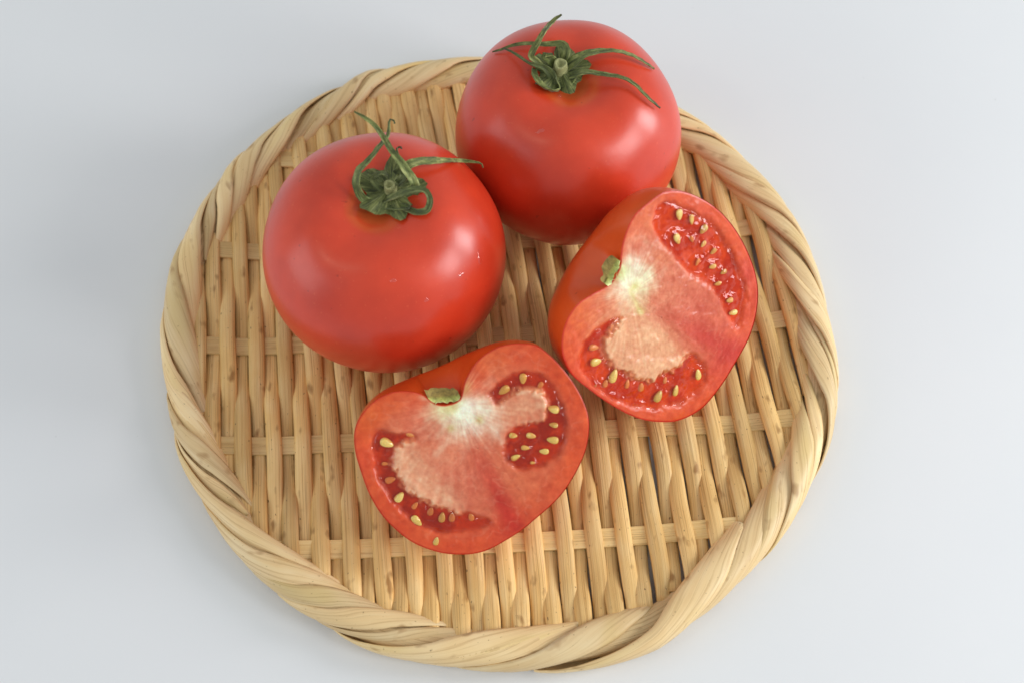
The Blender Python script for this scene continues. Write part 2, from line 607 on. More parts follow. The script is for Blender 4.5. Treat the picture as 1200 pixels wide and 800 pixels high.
for q, (phi0, dphi, t0, t1, wtot, offc, wid, lay, crown, tip, skew, ends) in enumerate(strips):
    ns, nc = 46, 9
    t = np.linspace(0, 1, ns)
    thc = t0 + (t1 - t0) * t
    phc = phi0 + dphi * (t ** 1.06) + 0.015 * np.sin(t * 5 + q)
    a_m, R_m = 0.62, 11.2
    dv = a_m * (t1 - t0) * np.ones(ns); du = R_m * dphi * np.ones(ns)
    ln = np.hypot(du, dv)
    tu, tv = du / ln, dv / ln
    w = wid * np.clip(1.05 - 0.2 * t, 0, 2) * np.minimum(1, np.sqrt(np.clip((1 - t) / tip, 0, 1)) * (1 - ends) + ends)
    w *= np.clip(0.65 + t * 1.6, 0, 1) * (1 + 0.05 * np.sin(t * 9 + q * 2.1))
    cc = np.linspace(-1, 1, nc)
    wob = np.array([random.uniform(-0.010, 0.010) for _ in range(nc)])
    lift = 0.04 * np.sin(t * math.pi) + 0.03 * t ** 3
    V, UV = [], []
    dome = 1 - np.abs(cc) ** 4.0
    for k in range(ns):
        sw = cc * w[k] + offc * np.clip(0.65 + t[k] * 1.6, 0, 1)
        pc = phc[k] - tv[k] * sw / R_m
        tcn = thc[k] + tu[k] * sw / a_m
        o = lay + lift[k] + crown * dome + wob + skew * sw / wtot * (0.3 + 0.7 * float(sm(thc[k], -0.2, 1.0)))
        top = rim_point(pc, tcn, o)
        bot = rim_point(pc, tcn, o - 0.045 - 0.6 * crown * dome)
        u = k / (ns - 1) * float(ln[0])
        V += list(top) + list(bot[::-1])
        UV += [(u, x) for x in sw] + [(u, x) for x in sw[::-1]]
    F = grid_faces(ns, 2 * nc, wrap_v=True)
    F.append(tuple(reversed(range(2 * nc)))); F.append(tuple((ns - 1) * 2 * nc + x for x in range(2 * nc)))
    st = mesh_obj('rim_strand', V, F, M_rim, tray, uv=UV)
    if ends > 0.5:
        st['label'] = 'broad rim strand ending in a square cut'


# ------------------------------------------------------------------ whole tomatoes
def whole_tomato(C, a, ct, cb, axis_tilt, seed, label, dent, dent_w, lobes):
    C = np.array(C, float)
    root = empty('whole_tomato', (C[0], C[1], C[2] - cb), label, 'tomato', 'whole tomatoes on the tray')
    nt_, npn = 110, 160
    th = np.linspace(0.0, math.pi, nt_)
    ph = np.linspace(0, 2 * math.pi, npn, endpoint=False)
    TH, PH = np.meshgrid(th, ph, indexing='ij')
    s, c = np.sin(TH), np.cos(TH)
    r = a * np.abs(s) ** 0.93
    z = np.where(c > 0, ct, cb) * np.sign(c) * np.abs(c) ** 0.95
    lob = sum(A * np.cos(k * PH + p) for k, A, p in lobes)
    r = r * (1 + lob * (0.35 + 0.65 * np.exp(-((TH - 0.75) / 0.5) ** 2)))
    z = z - dent * np.exp(-(r / dent_w) ** 2) * (c > 0) + 0.10 * np.exp(-((PI_ - TH) / 0.25) ** 2)
    z = z + 0.035 * np.exp(-((r - 1.9) / 0.8) ** 2) * np.cos(5 * PH + seed) * (c > 0)
    P = np.stack([r * np.cos(PH), r * np.sin(PH), z], -1).reshape(-1, 3)
    M = np.array(Matrix.Rotation(axis_tilt[0], 3, 'X') @ Matrix.Rotation(axis_tilt[1], 3, 'Y'))
    Pw = P @ M.T + C
    rr = np.hypot(P[:, 0], P[:, 1])
    ringn = fbm(P, 1.3, 2, seed)
    base = srgb(211, 58, 32)[None, :] * np.ones((len(P), 1))
    topc = sm(P[:, 2], 0.5, 3.4)[:, None]
    base = base * (1 - 0.35 * topc) + srgb(216, 70, 30) * 0.35 * topc
    g = 0.4 * np.exp(-((rr - 0.80) / (0.13 + 0.08 * ringn)) ** 2) * (P[:, 2] > 0)
    base = base * (1 - 0.6 * g[:, None]) + srgb(205, 128, 50) * 0.6 * g[:, None]
    inn = (sm(rr, 0.75, 0.45) * (P[:, 2] > 0))[:, None]
    base = base * (1 - inn * 0.35) + srgb(150, 110, 50) * inn * 0.35
    F = [f for f in grid_faces(nt_, npn, wrap_v=True)]
    mesh_obj('skin', Pw, F, M_skin, root, col=base)
    bvh = BVHTree.FromPolygons([Vector(v) for v in Pw], F)
    return root, bvh, M, C


PI_ = math.pi


def placer(bvh):
    state = {'d': None}

    def place(pt):
        u, v, lift = pt[:3]
        d = ray((u, v)); dn = d / np.linalg.norm(d)
        hit = bvh.ray_cast(Vector(CAM), Vector(dn))
        if hit[0] is not None and not (len(pt) > 3 and pt[3] == 'free'):
            P = np.array(hit[0]) - dn * lift
        else:
            P = CAM + d * (state['d'] - lift)
        if hit[0] is not None:
            state['d'] = (np.array(hit[0]) - CAM) @ FWD
        return P
    return place


def spline(P, n):
    P = np.asarray(P, float)
    d = np.r_[0, np.cumsum(np.linalg.norm(np.diff(P[:, :3], axis=0), axis=1))]
    tq = np.linspace(0, d[-1], n)
    out = np.empty((n, P.shape[1]))
    m = np.empty_like(P)
    m[1:-1] = (P[2:] - P[:-2]) / (d[2:] - d[:-2])[:, None]
    m[0] = (P[1] - P[0]) / (d[1] - d[0]); m[-1] = (P[-1] - P[-2]) / (d[-1] - d[-2])
    for q, tt in enumerate(tq):
        i = min(np.searchsorted(d, tt, side='right') - 1, len(d) - 2)
        h = d[i + 1] - d[i]; x = (tt - d[i]) / h
        out[q] = ((2 * x**3 - 3 * x**2 + 1) * P[i] + (x**3 - 2 * x**2 + x) * h * m[i]
                  + (-2 * x**3 + 3 * x**2) * P[i + 1] + (x**3 - x**2) * h * m[i + 1])
    return out


def sepal(parent, place, pts, widths, roll=0.0, twist=0.0, fold=0.35, tone=(1, 1, 1)):
    P = np.array([place(p) for p in pts])
    W = np.array(widths, float) * 0.57
    n = 34
    S = spline(np.c_[P, np.interp(np.linspace(0, 1, len(P)), np.linspace(0, 1, len(W)), W)], n)
    P, W = S[:, :3], np.maximum(S[:, 3], 0.02)
    T = np.gradient(P, axis=0); T /= np.linalg.norm(T, axis=1)[:, None]
    nc = 7
    cc = np.linspace(-1, 1, nc)
    V, UV, COL = [], [], []
    L = np.r_[0, np.cumsum(np.linalg.norm(np.diff(P, axis=0), axis=1))]
    ref0 = -FWD * 0.75 + np.array([0, 0, 0.5])
    for layer in (0, 1):
        for k in range(n):
            t = k / (n - 1)
            N = ref0 - (ref0 @ T[k]) * T[k]; N /= np.linalg.norm(N)
            B = np.cross(T[k], N)
            a = roll + twist * t
            B2 = B * math.cos(a) + N * math.sin(a); N2 = N * math.cos(a) - B * math.sin(a)
            for j in (range(nc) if layer == 0 else range(nc)):
                wv = W[k] * (1 + 0.10 * math.sin(9 * t + j) + 0.06 * math.sin(23 * t + 2 * j))
                p = P[k] + B2 * cc[j] * wv + N2 * (fold * W[k] * (abs(cc[j]) ** 1.4) - fold * 0.3 * W[k] + 0.012 * math.sin(k * 1.7 + j * 2.2))
                if layer:
                    p = p - N2 * 0.035
                V.append(p); UV.append((L[k], cc[j] * W[k]))
                br = 0.82 + 0.25 * abs(cc[j])
                tipc = sm(np.array(t), 0.86, 1.0)
                COL.append(np.array(tone) * br * (1 - 0.45 * tipc))
    top = grid_faces(n, nc)
    off = n * nc
    F = list(top) + [tuple(q + off for q in reversed(f)) for f in top]
    for k in range(n - 1):
        a0, a1 = k * nc, (k + 1) * nc
        F.append((a0, a0 + off, a1 + off, a1))
        b0, b1 = a0 + nc - 1, a1 + nc - 1
        F.append((b0, b1, b1 + off, b0 + off))
    F.append(tuple(range(nc)) [::-1] + tuple(off + j for j in range(nc)))
    e = (n - 1) * nc
    F.append(tuple(e + j for j in range(nc)) + tuple(off + e + j for j in reversed(range(nc))))
    return mesh_obj('sepal', V, F, M_sepal, parent, uv=UV, col=np.array(COL))


def calyx(root, bvh, center_px, disc_r, stub_r, lift):
    """lumpy green disc with the cut stem in its middle"""
    d = ray(center_px); d = d / np.linalg.norm(d)
    hit, nrm, _, _ = bvh.ray_cast(Vector(CAM), Vector(d))
    O_ = np.array(hit)
    N = np.array([0.0, -0.10, 1.0]); N /= np.linalg.norm(N)
    X = np.array([1.0, 0, 0]); Y = np.cross(N, X)
    nr, na = 9, 40
    V, UV, COL = [], [], []
    for i in range(nr):
        q = i / (nr - 1)
        for j in range(na):
            a = 2 * math.pi * j / na
            rad = disc_r * q * (1 + 0.16 * math.sin(5 * a + 1) * q + 0.08 * math.sin(9 * a))
            h = lift + 0.20 * (1 - q) ** 2 + 0.10 * q * math.sin(5 * a + 0.5) + 0.05 * math.sin(11 * a + 3 * q) * q + 0.10 * q * q
            V.append(O_ + X * rad * math.cos(a) + Y * rad * math.sin(a) + N * h)
            UV.append((rad, a)); COL.append(np.array((0.75, 0.78, 0.7)))
    F = grid_faces(nr, na, wrap_v=True)
    cal = mesh_obj('calyx', V, [f for f in F], M_sepal, root, uv=UV, col=np.array(COL))
    prof = [(1.35, -0.1), (1.12, 0.12), (1.0, 0.26), (1.0, 0.33), (0.86, 0.37), (0.66, 0.355), (0.5, 0.28), (0.0, 0.24)]
    V = []
    na = 22
    for (q, h) in prof:
        for j in range(na):
            a = 2 * math.pi * j / na
            w = 1 + 0.07 * math.sin(3 * a + 1)
            V.append(O_ + X * stub_r * q * w * math.cos(a) + Y * stub_r * q * w * math.sin(a) + N * (lift + 0.12 + h * 1.0))
    st = mesh_obj('stem_stub', V, grid_faces(len(prof), na, wrap_v=True), M_stub, cal)
    return cal


def center(px, z):
    d = ray(px)
    return CAM + d * ((z - CAM[2]) / d[2])


C1 = center((451, 296), 4.36)
t1, bvh1, M1, _ = whole_tomato(C1, 3.97, 3.62, 3.75, (0.02, 0.0), 1.0,
                               'whole red tomato at the left, its dried sepals crossing upright over the stem',
                               0.78, 1.30, [(5, 0.010, 0.4), (3, 0.008, 1.0), (2, 0.010, 0.3)])
C2 = center((665, 158), 3.88)
t2, bvh2, M2, _ = whole_tomato(C2, 3.91, 3.72, 3.28, (0.03, 0.0), 2.0,
                               'whole red tomato at the back edge, its long sepals spread flat over the shoulders',
                               0.78, 1.35, [(5, 0.014, 1.2), (4, 0.008, 0.4), (2, 0.008, 1.3)])

pl = placer(bvh1)
cal1 = calyx(t1, bvh1, (458, 226), 0.95, 0.17, 0.12)
sepal(cal1, pl, [(440, 236, .15), (427, 234, .25), (418, 218, .5), (421, 200, .8), (433, 187, 1.0), (447, 169, 1.3), (455, 158, 1.5), (455.5, 147, 1.6), (457, 140, 1.6), (462, 141, 1.6), (463, 145, 1.6)],
      [.16, .2, .24, .24, .22, .18, .12, .07, .04, .03, .02], 0.5, 0.3, 0.4, (0.85, 0.95, 0.9))
sepal(cal1, pl, [(474, 228, .25), (486, 218, .6), (474, 197, 1.0), (459, 177, 1.4), (450, 162, 1.7), (438, 146, 1.8), (424, 136, 1.8), (415, 131, 1.8)],
      [.24, .24, .21, .18, .13, .08, .04], -0.3, 0.5, 0.5, (1.1, 1.15, 1.1))
sepal(cal1, pl, [(468, 208, .3), (476, 196, .55), (486, 190.5, .6), (505, 188.5, .55), (524, 188, .5), (540, 188.5, .5), (556, 190, .5), (564, 192, .5), (566, 197, .45)],
      [.2, .24, .22, .19, .13, .07, .04, .02], 0.2, -0.5, 0.35, (1.3, 1.3, 1.25))
sepal(cal1, pl, [(446, 238, .15), (460, 231, .45), (474, 226, .6), (488, 222, .65), (499, 224, .6), (504, 235, .4), (500, 247, .2), (488, 249, .12), (474, 244, .12), (460, 240, .15)],
      [.16, .2, .2, .18, .18, .2, .2, .18, .14], 0.6, -1.2, 0.5, (0.8, 0.85, 0.85))
sepal(cal1, pl, [(452, 222, .35), (443, 216, .5), (437, 210, .5), (446, 203, .7), (455, 206, .6)],
      [.22, .24, .22, .18, .12], 0.3, 0.6, 0.5, (0.6, 0.66, 0.6))
sepal(cal1, pl, [(466, 216, .35), (474, 206, .6), (472, 197, .6), (462, 203, .5)],
      [.22, .28, .24, .12], 0.3, 0.6, 0.5, (0.6, 0.66, 0.6))
sepal(cal1, pl, [(468, 190, .3), (466, 180, .3), (465, 174, .35), (469, 172, .4), (471, 174, .4)],
      [.06, .05, .04, .03, .02], 0.3, 0.6, 0.3, (0.5, 0.45, 0.4))
sepal(cal1, pl, [(432, 236, .2), (446, 241, .22), (462, 243, .22), (480, 243, .25)],
      [.16, .24, .24, .14], 0.3, 0.2, 0.4, (0.7, 0.8, 0.7))

pl = placer(bvh2)
cal2 = calyx(t2, bvh2, (656, 86), 0.85, 0.21, 0.14)
sepal(cal2, pl, [(640, 82, .2), (629, 72, .4), (622.5, 66, .6), (629, 52, .9), (637, 38, 1.2), (646, 27, 1.2), (653, 20.5, 1.2), (658, 17, 1.2)],
      [.14, .16, .18, .19, .17, .14, .09, .05], 0.2, 0.3, 0.4, (1.15, 1.15, 1.1))
sepal(cal2, pl, [(660, 72, .3), (663, 60, .55), (660, 52, .6), (648, 51.5, .5), (637, 52, .45), (617, 51, .35), (600, 53.5, .3), (588, 58, .3), (577, 61, .3)],
      [.22, .26, .17, .14, .13, .10, .07, .04], 0.2, 0.4, 0.45, (0.9, 0.95, 0.9))
sepal(cal2, pl, [(650, 100, .2), (646, 88, .35), (637, 79, .5), (622, 75, .55), (608, 66, .5), (598, 60, .5), (589, 56.5, .5)],
      [.2, .26, .16, .10, .09, .06, .03], 0.6, -0.4, 0.5, (0.7, 0.75, 0.7))
sepal(cal2, pl, [(626, 80, .15), (627, 90, .25), (635, 100, .3), (648, 106, .25), (655, 104, .2), (650, 92, .4)],
      [.14, .22, .26, .26, .18, .1], 0.5, 0.9, 0.5, (0.95, 1.0, 0.9))
sepal(cal2, pl, [(664, 80, .3), (674, 71, .5), (684, 64.5, .6), (704, 60, .5), (723, 60, .45), (742, 65.5, .4), (755.5, 73, .35), (767, 80.5, .3)],
      [.26, .30, .24, .17, .14, .12, .09, .05], 0.2, 0.4, 0.4, (0.95, 1.0, 0.9))
sepal(cal2, pl, [(664, 90, .25), (673, 87, .4), (686, 84.5, .5), (706, 87, .45), (729, 91, .4), (744, 99, .35), (757, 112, .3), (766, 120, .3), (774, 126.5, .3)],
      [.24, .26, .16, .14, .13, .11, .09, .07, .03], 0.2, 0.3, 0.4, (0.85, 0.9, 0.85))
sepal(cal2, pl, [(652, 76, .3), (645, 70, .5), (638, 66, .5), (648, 64, .6)], [.24, .28, .2, .1], 0.4, 0.3, 0.5, (1.0, 1.05, 0.9))
sepal(cal2, pl, [(656, 100, .2), (668, 97, .3), (674, 90, .4)], [.18, .22, .14], 0.2, 0.3, 0.5, (0.8, 0.9, 0.8))


# ------------------------------------------------------------------ halved tomatoes
def hull2(P):
    P = sorted(map(tuple, P))
    def half(Q):
        h = []
        for p in Q:
            while len(h) > 1 and (h[-1][0]-h[-2][0])*(p[1]-h[-2][1]) - (h[-1][1]-h[-2][1])*(p[0]-h[-2][0]) <= 0:
                h.pop()
            h.append(p)
        return h
    return np.array(half(P)[:-1] + half(P[::-1])[:-1])


def polar(P, c0, phi):
    """radius of closed polyline P (2D) about c0 at angles phi"""
    Q = P - c0
    n = len(Q)
    out = np.zeros(len(phi))
    A, B = Q, np.roll(Q, -1, axis=0)
    D = np.stack([np.cos(phi), np.sin(phi)], -1)
    for k in range(n):
        a, e = A[k], B[k] - A[k]
        den = D[:, 0] * e[1] - D[:, 1] * e[0]
        den = np.where(np.abs(den) < 1e-9, 1e-9, den)
        t = (a[0] * e[1] - a[1] * e[0]) / den
        u = (a[0] * D[:, 1] - a[1] * D[:, 0]) / den
        good = (t > 0) & (u >= -1e-6) & (u <= 1 + 1e-6)
        out = np.where(good, np.maximum(out, t), out)
    return out


def smooth_closed(P, n=240):
    P = np.asarray(P, float)
    Q = np.vstack([P[-2:], P, P[:3]])
    S = spline(Q, n * 2)
    # keep one turn
    d0 = np.argmin(np.linalg.norm(S[:n] - P[0], axis=1))
    d1 = n // 2 + np.argmin(np.linalg.norm(S[n // 2:] - P[0], axis=1) + 1e3 * (np.arange(n // 2, 2 * n) < d0 + n // 2))
    return S[d0:d1]


def sdf(P, poly):
    """signed distance (inside positive) of points to polygon, pixels of the reference frame"""
    poly = np.asarray(poly, float)
    A, B = poly, np.roll(poly, -1, axis=0)
    best = np.full(len(P), 1e9)
    ins = np.zeros(len(P), bool)
    for a, b in zip(A, B):
        e = b - a
        t = np.clip(((P - a) @ e) / (e @ e), 0, 1)
        best = np.minimum(best, np.linalg.norm(P - a - t[:, None] * e, axis=1))
        cond = (a[1] > P[:, 1]) != (b[1] > P[:, 1])
        xi = a[0] + (P[:, 1] - a[1]) / (b[1] - a[1] + 1e-12) * e[0]
        ins ^= cond & (P[:, 0] < xi)
    return np.where(ins, best, -best)


seed_mesh = None


def make_seed_mesh(mat):
    nu, nv = 12, 14
    V = []
    for i in range(nu):
        th = math.pi * i / (nu - 1)
        for j in range(nv):
            a = 2 * math.pi * j / nv
            x = -math.cos(th)
            r = math.sin(th) ** 0.9 * (1 - 0.32 * x) * 0.62
            V.append((x * CM, r * math.cos(a) * CM, r * 0.62 * math.sin(a) * CM))
    me = bpy.data.meshes.new('seed')
    me.from_pydata(V, [], grid_faces(nu, nv, wrap_v=True))
    me.polygons.foreach_set('use_smooth', [True] * len(me.polygons))
    me.materials.append(mat)
    return me


def half_tomato(label, cpx, cz, nvec, axis_px, outline_px, conv, depth, locules, placentas, paints, seeds, scar, stripe, seed0, rim_w, notch_bulge, orange, flesh_mat):
    n = np.asarray(nvec, float); n /= np.linalg.norm(n)
    C = center(cpx, cz)
    a3 = on_plane(np.array(axis_px[1], float), C, n) - on_plane(np.array(axis_px[0], float), C, n)
    a3 /= np.linalg.norm(a3)
    b3 = np.cross(n, a3)
    to2 = lambda uv: np.stack([(on_plane(np.asarray(uv, float), C, n) - C) @ b3, (on_plane(np.asarray(uv, float), C, n) - C) @ a3], -1)
    to3 = lambda p, h: C + p[..., :1] * b3 + p[..., 1:2] * a3 + np.asarray(h)[..., None] * n
    out2 = smooth_closed(to2([conv(*q) for q in outline_px]))
    c0 = np.zeros(2)
    nphi, nrho = 380, 104
    phi = np.linspace(0, 2 * math.pi, nphi, endpoint=False)
    R = polar(out2, c0, phi)
    Rh = polar(hull2(out2), c0, phi)
    k = np.ones(21) / 21
    Rh = np.convolve(np.r_[Rh[-10:], Rh, Rh[:10]], k, 'valid')
    Rh = np.maximum(Rh, R)
    notch = sm(Rh - R, 0.02, 0.3)
    notch = np.convolve(np.r_[notch[-10:], notch, notch[:10]], k, 'valid')
    Rh = Rh + notch_bulge * notch
    # --- skin: half of the fruit behind the cut
    npsi = 48
    psi = np.linspace(0, math.pi / 2, npsi)
    V = []
    for q in psi:
        bl = float(sm(np.array(q), 0.0, 0.55))
        rr = (R * (1 - bl) + Rh * bl) * max(math.cos(q), 0) ** 0.86
        rr = rr + 0.05 * math.sin(q * 2) * np.cos(5 * phi + seed0)
        p = np.stack([rr * np.cos(phi), rr * np.sin(phi)], -1)
        V.append(to3(p, np.full(nphi, -depth * math.sin(q) ** 1.0)))
    V = np.concatenate(V)
    zmin = V[:, 2].min()
    base = C - n * depth; base = np.array([C[0], C[1], zmin])
    root = empty('halved_tomato', base, label, 'tomato half', 'halved tomatoes on the tray')
    nz = fbm(V, 0.5, 2, seed0)
    a_pos = (V - C) @ a3
    topness = sm(a_pos, -1.0, -2.8)[:, None]
    col = srgb(212, 60, 30) * (1 - topness * orange) + srgb(226, 104, 30) * topness * orange
    F = [f[::-1] for f in grid_faces(npsi, nphi, wrap_v=True)]
    sk = mesh_obj('skin', V, F, M_skin, root, col=col)
    # --- cut face
    rho = np.linspace(0.0, 1.0, nrho) ** 0.9
    rho[0] = 0.004
    RR = rho[:, None] * R[None, :]
    P2 = np.stack([RR * np.cos(phi), RR * np.sin(phi)], -1).reshape(-1, 2)
    W0 = to3(P2, np.zeros(len(P2)))
    PX = project(W0)
    inv = PX
    out_px = project(to3(out2, np.zeros(len(out2))))
    dedge = sdf(inv, out_px[::3])
    LP = [np.array([conv(*q) for q in L]) for L in locules]
    PL = [np.array([conv(*q) for q in L]) for L in placentas]
    nA = fbm(W0, 1.1, 3, seed0 + 3); nB = fbm(W0, 3.2, 3, seed0 + 9); nC = fbm(W0, 7.0, 2, seed0 + 5)
    dloc = np.max([sdf(inv, smooth_closed(L, 90)) for L in LP], axis=0) + 2.2 * nB
    dpl = np.max([sdf(inv, smooth_closed(L, 90)) for L in PL], axis=0) + 3.0 * nB + 3.4 * nC
    # scalloped placenta edge
    col = np.empty((len(P2), 3))
    peri, mid = paints['peri'], paints['mid']
    t = sm(dedge, rim_w * 0.5, rim_w * 1.6)[:, None]
    col = peri * (1 - t) + mid * t
    # radiating pale fibres in the flesh
    ang = np.arctan2(P2[:, 1] + 1.6, P2[:, 0]); rad = np.hypot(P2[:, 1] + 1.6, P2[:, 0])
    fib = np.array([noise.noise(Vector((a * 20, r * 0.55, seed0))) for a, r in zip(ang, rad)])
    for (x, y, rad, rgb, wgt) in paints['blobs']:
        c = np.array(conv(x, y)); d = np.linalg.norm(inv - c, axis=1) * (1 + 0.3 * nA + 0.2 * nB - 0.07 * fib)
        w = (wgt * np.exp(-(d / (rad * paints['k'])) ** 2))[:, None]
        col = col * (1 - w) + srgb(*rgb) * w
    # darker radial fibre between the locules
    for (p, q, wd, rgb, wgt) in stripe:
        p, q = np.array(conv(*p)), np.array(conv(*q))
        e = q - p; tt = np.clip(((inv - p) @ e) / (e @ e), 0, 1)
        d = np.linalg.norm(inv - p - tt[:, None] * e, axis=1) + 2 * nB
        w = (wgt * np.exp(-(d / (wd * paints['k'])) ** 2) * np.clip(0.4 + tt, 0, 1))[:, None]
        col = col * (1 - w) + srgb(*rgb) * w
    col = col * (1 + 0.17 * fib[:, None] * np.array([0.3, 1.0, 1.0]))
    col = col * (1 + 0.12 * nA[:, None] * np.array([0.2, 1.0, 1.0]))
    # thin pale veins
    vn = np.array([noise.noise(Vector((p[0] * 1.5 + seed0, p[1] * 1.5, 3.0 + seed0))) + 0.4 * noise.noise(Vector((p[0] * 4, p[1] * 4, seed0))) for p in P2])
    vein = (np.clip(1 - np.abs(vn) / 0.07, 0, 1) * 0.13 * sm(dedge, 4, 14))[:, None]
    col = col * (1 - vein) + srgb(240, 190, 160) * vein
    # locule walls and floor
    wl = sm(dloc, -4.5, 5.0)
    shade = paints['loc']; deep = paints['deep']
    mixd = sm(nA + 0.5 * nB + 0.5 * nC, -0.5, 0.5)[:, None]
    lc = shade * (1 - mixd) + deep * mixd
    wp = sm(dpl, -4.5, 5.5)
    wloc = (wl * (1 - wp))[:, None]
    col = col * (1 - wloc) + lc * wloc
    wpp = (wp * wl * 0.9 + 0.8 * sm(dpl, -8, 24) * (1 - wl))[:, None]
    pc = paints['plac'] * (1 + (0.12 * nC + 0.3 * fib)[:, None] * np.array([0.25, 0.8, 1]))
    col = col * (1 - wpp) + pc * wpp
    # skin line and the paler layer just under it
    sk_w = sm(dedge, 2.4, 0.6)[:, None]
    col = col * (1 - sk_w) + paints['skin'] * sk_w
    pale = sm(col.min(1) / np.maximum(col.max(1), 1e-4), 0.25, 0.65)[:, None]
    h = 0.012 * nC + 0.03 * nA
    h = h - 0.11 * wl * (1 - wp) + 0.03 * wp * wl
    h = h * sm(dedge, 0.5, 8) - 0.02 * sm(dedge, 2.0, 0.0)
    h[(nrho - 1) * nphi:] = -0.0
    V = to3(P2, h)
    V[(nrho - 1) * nphi:] = to3(P2[(nrho - 1) * nphi:], np.full(nphi, -0.025))
    F = grid_faces(nrho, nphi, wrap_v=True)
    F = F + [tuple(range(nphi))[::-1]]
    # fix winding towards n
    f0 = F[nphi * 40]
    nn = np.cross(V[f0[1]] - V[f0[0]], V[f0[2]] - V[f0[0]])
    if nn @ n < 0:
        F = [f[::-1] for f in F]
    mesh_obj('flesh', V, F, flesh_mat, root, col=np.c_[np.clip(col * (np.array([0.97, 0.80, 0.70]) * (1 - pale) + pale), 0.002, 0.95), 1 - 0.95 * wl * (1 - wp)])
    # --- gel in the locules
    sd2 = [(np.array(conv(s[0], s[1])), s[2]) for s in seeds]
    hs = h - 0.012 * nC
    hg = -0.05 + 0.03 * nB + 0.05 * nA + 0.03 * np.exp(-((dloc - 5) / 2.5) ** 2)
    for (c, ln) in sd2:
        d = np.linalg.norm(inv - c, axis=1)
        hg = hg + 0.045 * np.exp(-(d / (ln * paints['k'] * 0.62)) ** 2) - 0.02 * np.exp(-((d - ln * paints['k'] * 0.9) / 2.0) ** 2)
    # scalloped sacs
    edge = sm(np.minimum(dloc, -dpl + 3), -1.5, 5.0)
    hg = h * (1 - edge) + np.maximum(hg, hs + 0.016) * edge - 0.002
    keep = (dloc > -1.0) & (dpl < 4.5)
    idx = -np.ones(len(P2), int)
    Fg = [f for f in F[:-1] if all(keep[i] for i in f)]
    used = sorted({i for f in Fg for i in f})
    idx[used] = np.arange(len(used))
    mesh_obj('gel', to3(P2[used], hg[used]), [tuple(idx[i] for i in f) for f in Fg], M_gel, root)
    # --- seeds
    global seed_mesh
    if seed_mesh is None:
        seed_mesh = make_seed_mesh(M_seed), make_seed_mesh(M_seed_sunk)
    b = np.array(root.location) / CM
    for (x, y, ln, ang, lift) in seeds:
        p = np.array(conv(x, y))
        P = on_plane(p, C, n)
        # direction in the picture -> in the cut plane
        q = on_plane(p + 4 * np.array([math.cos(ang), math.sin(ang)]), C, n) - P
        q /= np.linalg.norm(q)
        s = np.cross(n, q)
        o = bpy.data.objects.new('seed', seed_mesh[0 if lift > -0.015 else 1])
        scene.collection.objects.link(o)
        o.parent = root
        sc = ln * paints['k'] / 2 / 36.0 * random.uniform(0.76, 0.92)
        til = random.uniform(-.25, .25)
        n2 = n * math.cos(til) + s * math.sin(til); s2 = np.cross(n2, q)
        Mx = Matrix(np.c_[np.r_[np.c_[q * sc, s2 * sc * random.uniform(.9, 1.1), n2 * sc * 0.8], [[0, 0, 0]]], np.r_[(P + n * ((lift - 0.058 if lift > -0.015 else lift * 0.6 - 0.065)) - b) * CM, 1]].tolist())
        o.matrix_local = Mx
    # --- stem scar, halved by the cut
    sp, sq, wdt = scar
    A = to2([conv(*sp)])[0]; B = to2([conv(*sq)])[0]
    nu, nv = 26, 18
    V, COL = [], []
    for i in range(nu):
        s = i / (nu - 1)
        for j in range(nv):
            v = j / (nv - 1)
            p = A * (1 - s) + B * s
            mid_ = (A + B) / 2
            hl = np.linalg.norm(B - A) / 2
            xx = 2 * s - 1
            dpt = wdt * math.sqrt(max(0, 1 - xx * xx * 0.92)) * v
            nb = noise.fractal(Vector((xx * 1.6, v * 1.6, seed0)), 1, 2, 2)
            edge_l = 0.32 * (v ** 2) + 0.06 * abs(xx) ** 3
            rise = -(edge_l + 0.16 * nb) + 0.08 * math.sin(math.pi * s) * (1 - v)
            V.append(to3((p + np.array([0, rise + 0.05]))[None], np.array([-dpt + 0.015]))[0])
            m = np.clip(v * 1.5 + 0.5 * nb, 0, 1)
            COL.append((srgb(226, 230, 166) * (1 - m) ** 2 + srgb(190, 206, 96) * 2 * m * (1 - m) + srgb(146, 124, 62) * m * m))
    Fs = grid_faces(nu, nv)
    f0 = Fs[len(Fs) // 2]
    mesh_obj('stem_scar', V, Fs, M_scar, root, col=np.array(COL))
    return root


def cam_dir(tilt, dirpx):
    """normal facing the lens, leaned by tilt (radians) towards a picture direction"""
    d = np.array(dirpx, float); d /= np.linalg.norm(d)
    lean = RIGHT * d[0] - UP * d[1]
    return -FWD * math.cos(tilt) + lean * math.sin(tilt)


# right half
convR = lambda x, y: (620 + x / 2.667, 210 + y / 2.667)
outR = [(430, 38), (375, 72), (328, 115), (298, 180), (286, 238), (285, 272), (262, 318), (238, 338), (200, 358), (150, 392), (116, 445), (102, 505), (108, 560), (135, 610), (180, 650),
        (250, 700), (330, 742), (400, 757), (470, 752), (540, 715), (600, 645), (650, 565), (690, 490), (712, 410), (715, 335), (695, 255), (650, 165), (590, 95), (510, 48)]
R_loc = [[(392, 150), (405, 85), (440, 70), (500, 95), (560, 125), (612, 190), (652, 265), (678, 340), (672, 410), (650, 465), (625, 435), (600, 380), (560, 330), (510, 300), (465, 255), (420, 205)],
         [(300, 430), (258, 440), (200, 478), (165, 530), (162, 590), (205, 650), (265, 688), (335, 712), (400, 717), (470, 702), (525, 668), (560, 620), (548, 580), (505, 545), (440, 560), (300, 540)]]
R_plc = [[(300, 425), (262, 470), (234, 510), (240, 560), (268, 592), (300, 606), (340, 628), (385, 630), (420, 608), (455, 600), (480, 570), (500, 540), (440, 470), (360, 430)]]
kR = 1 / 2.667
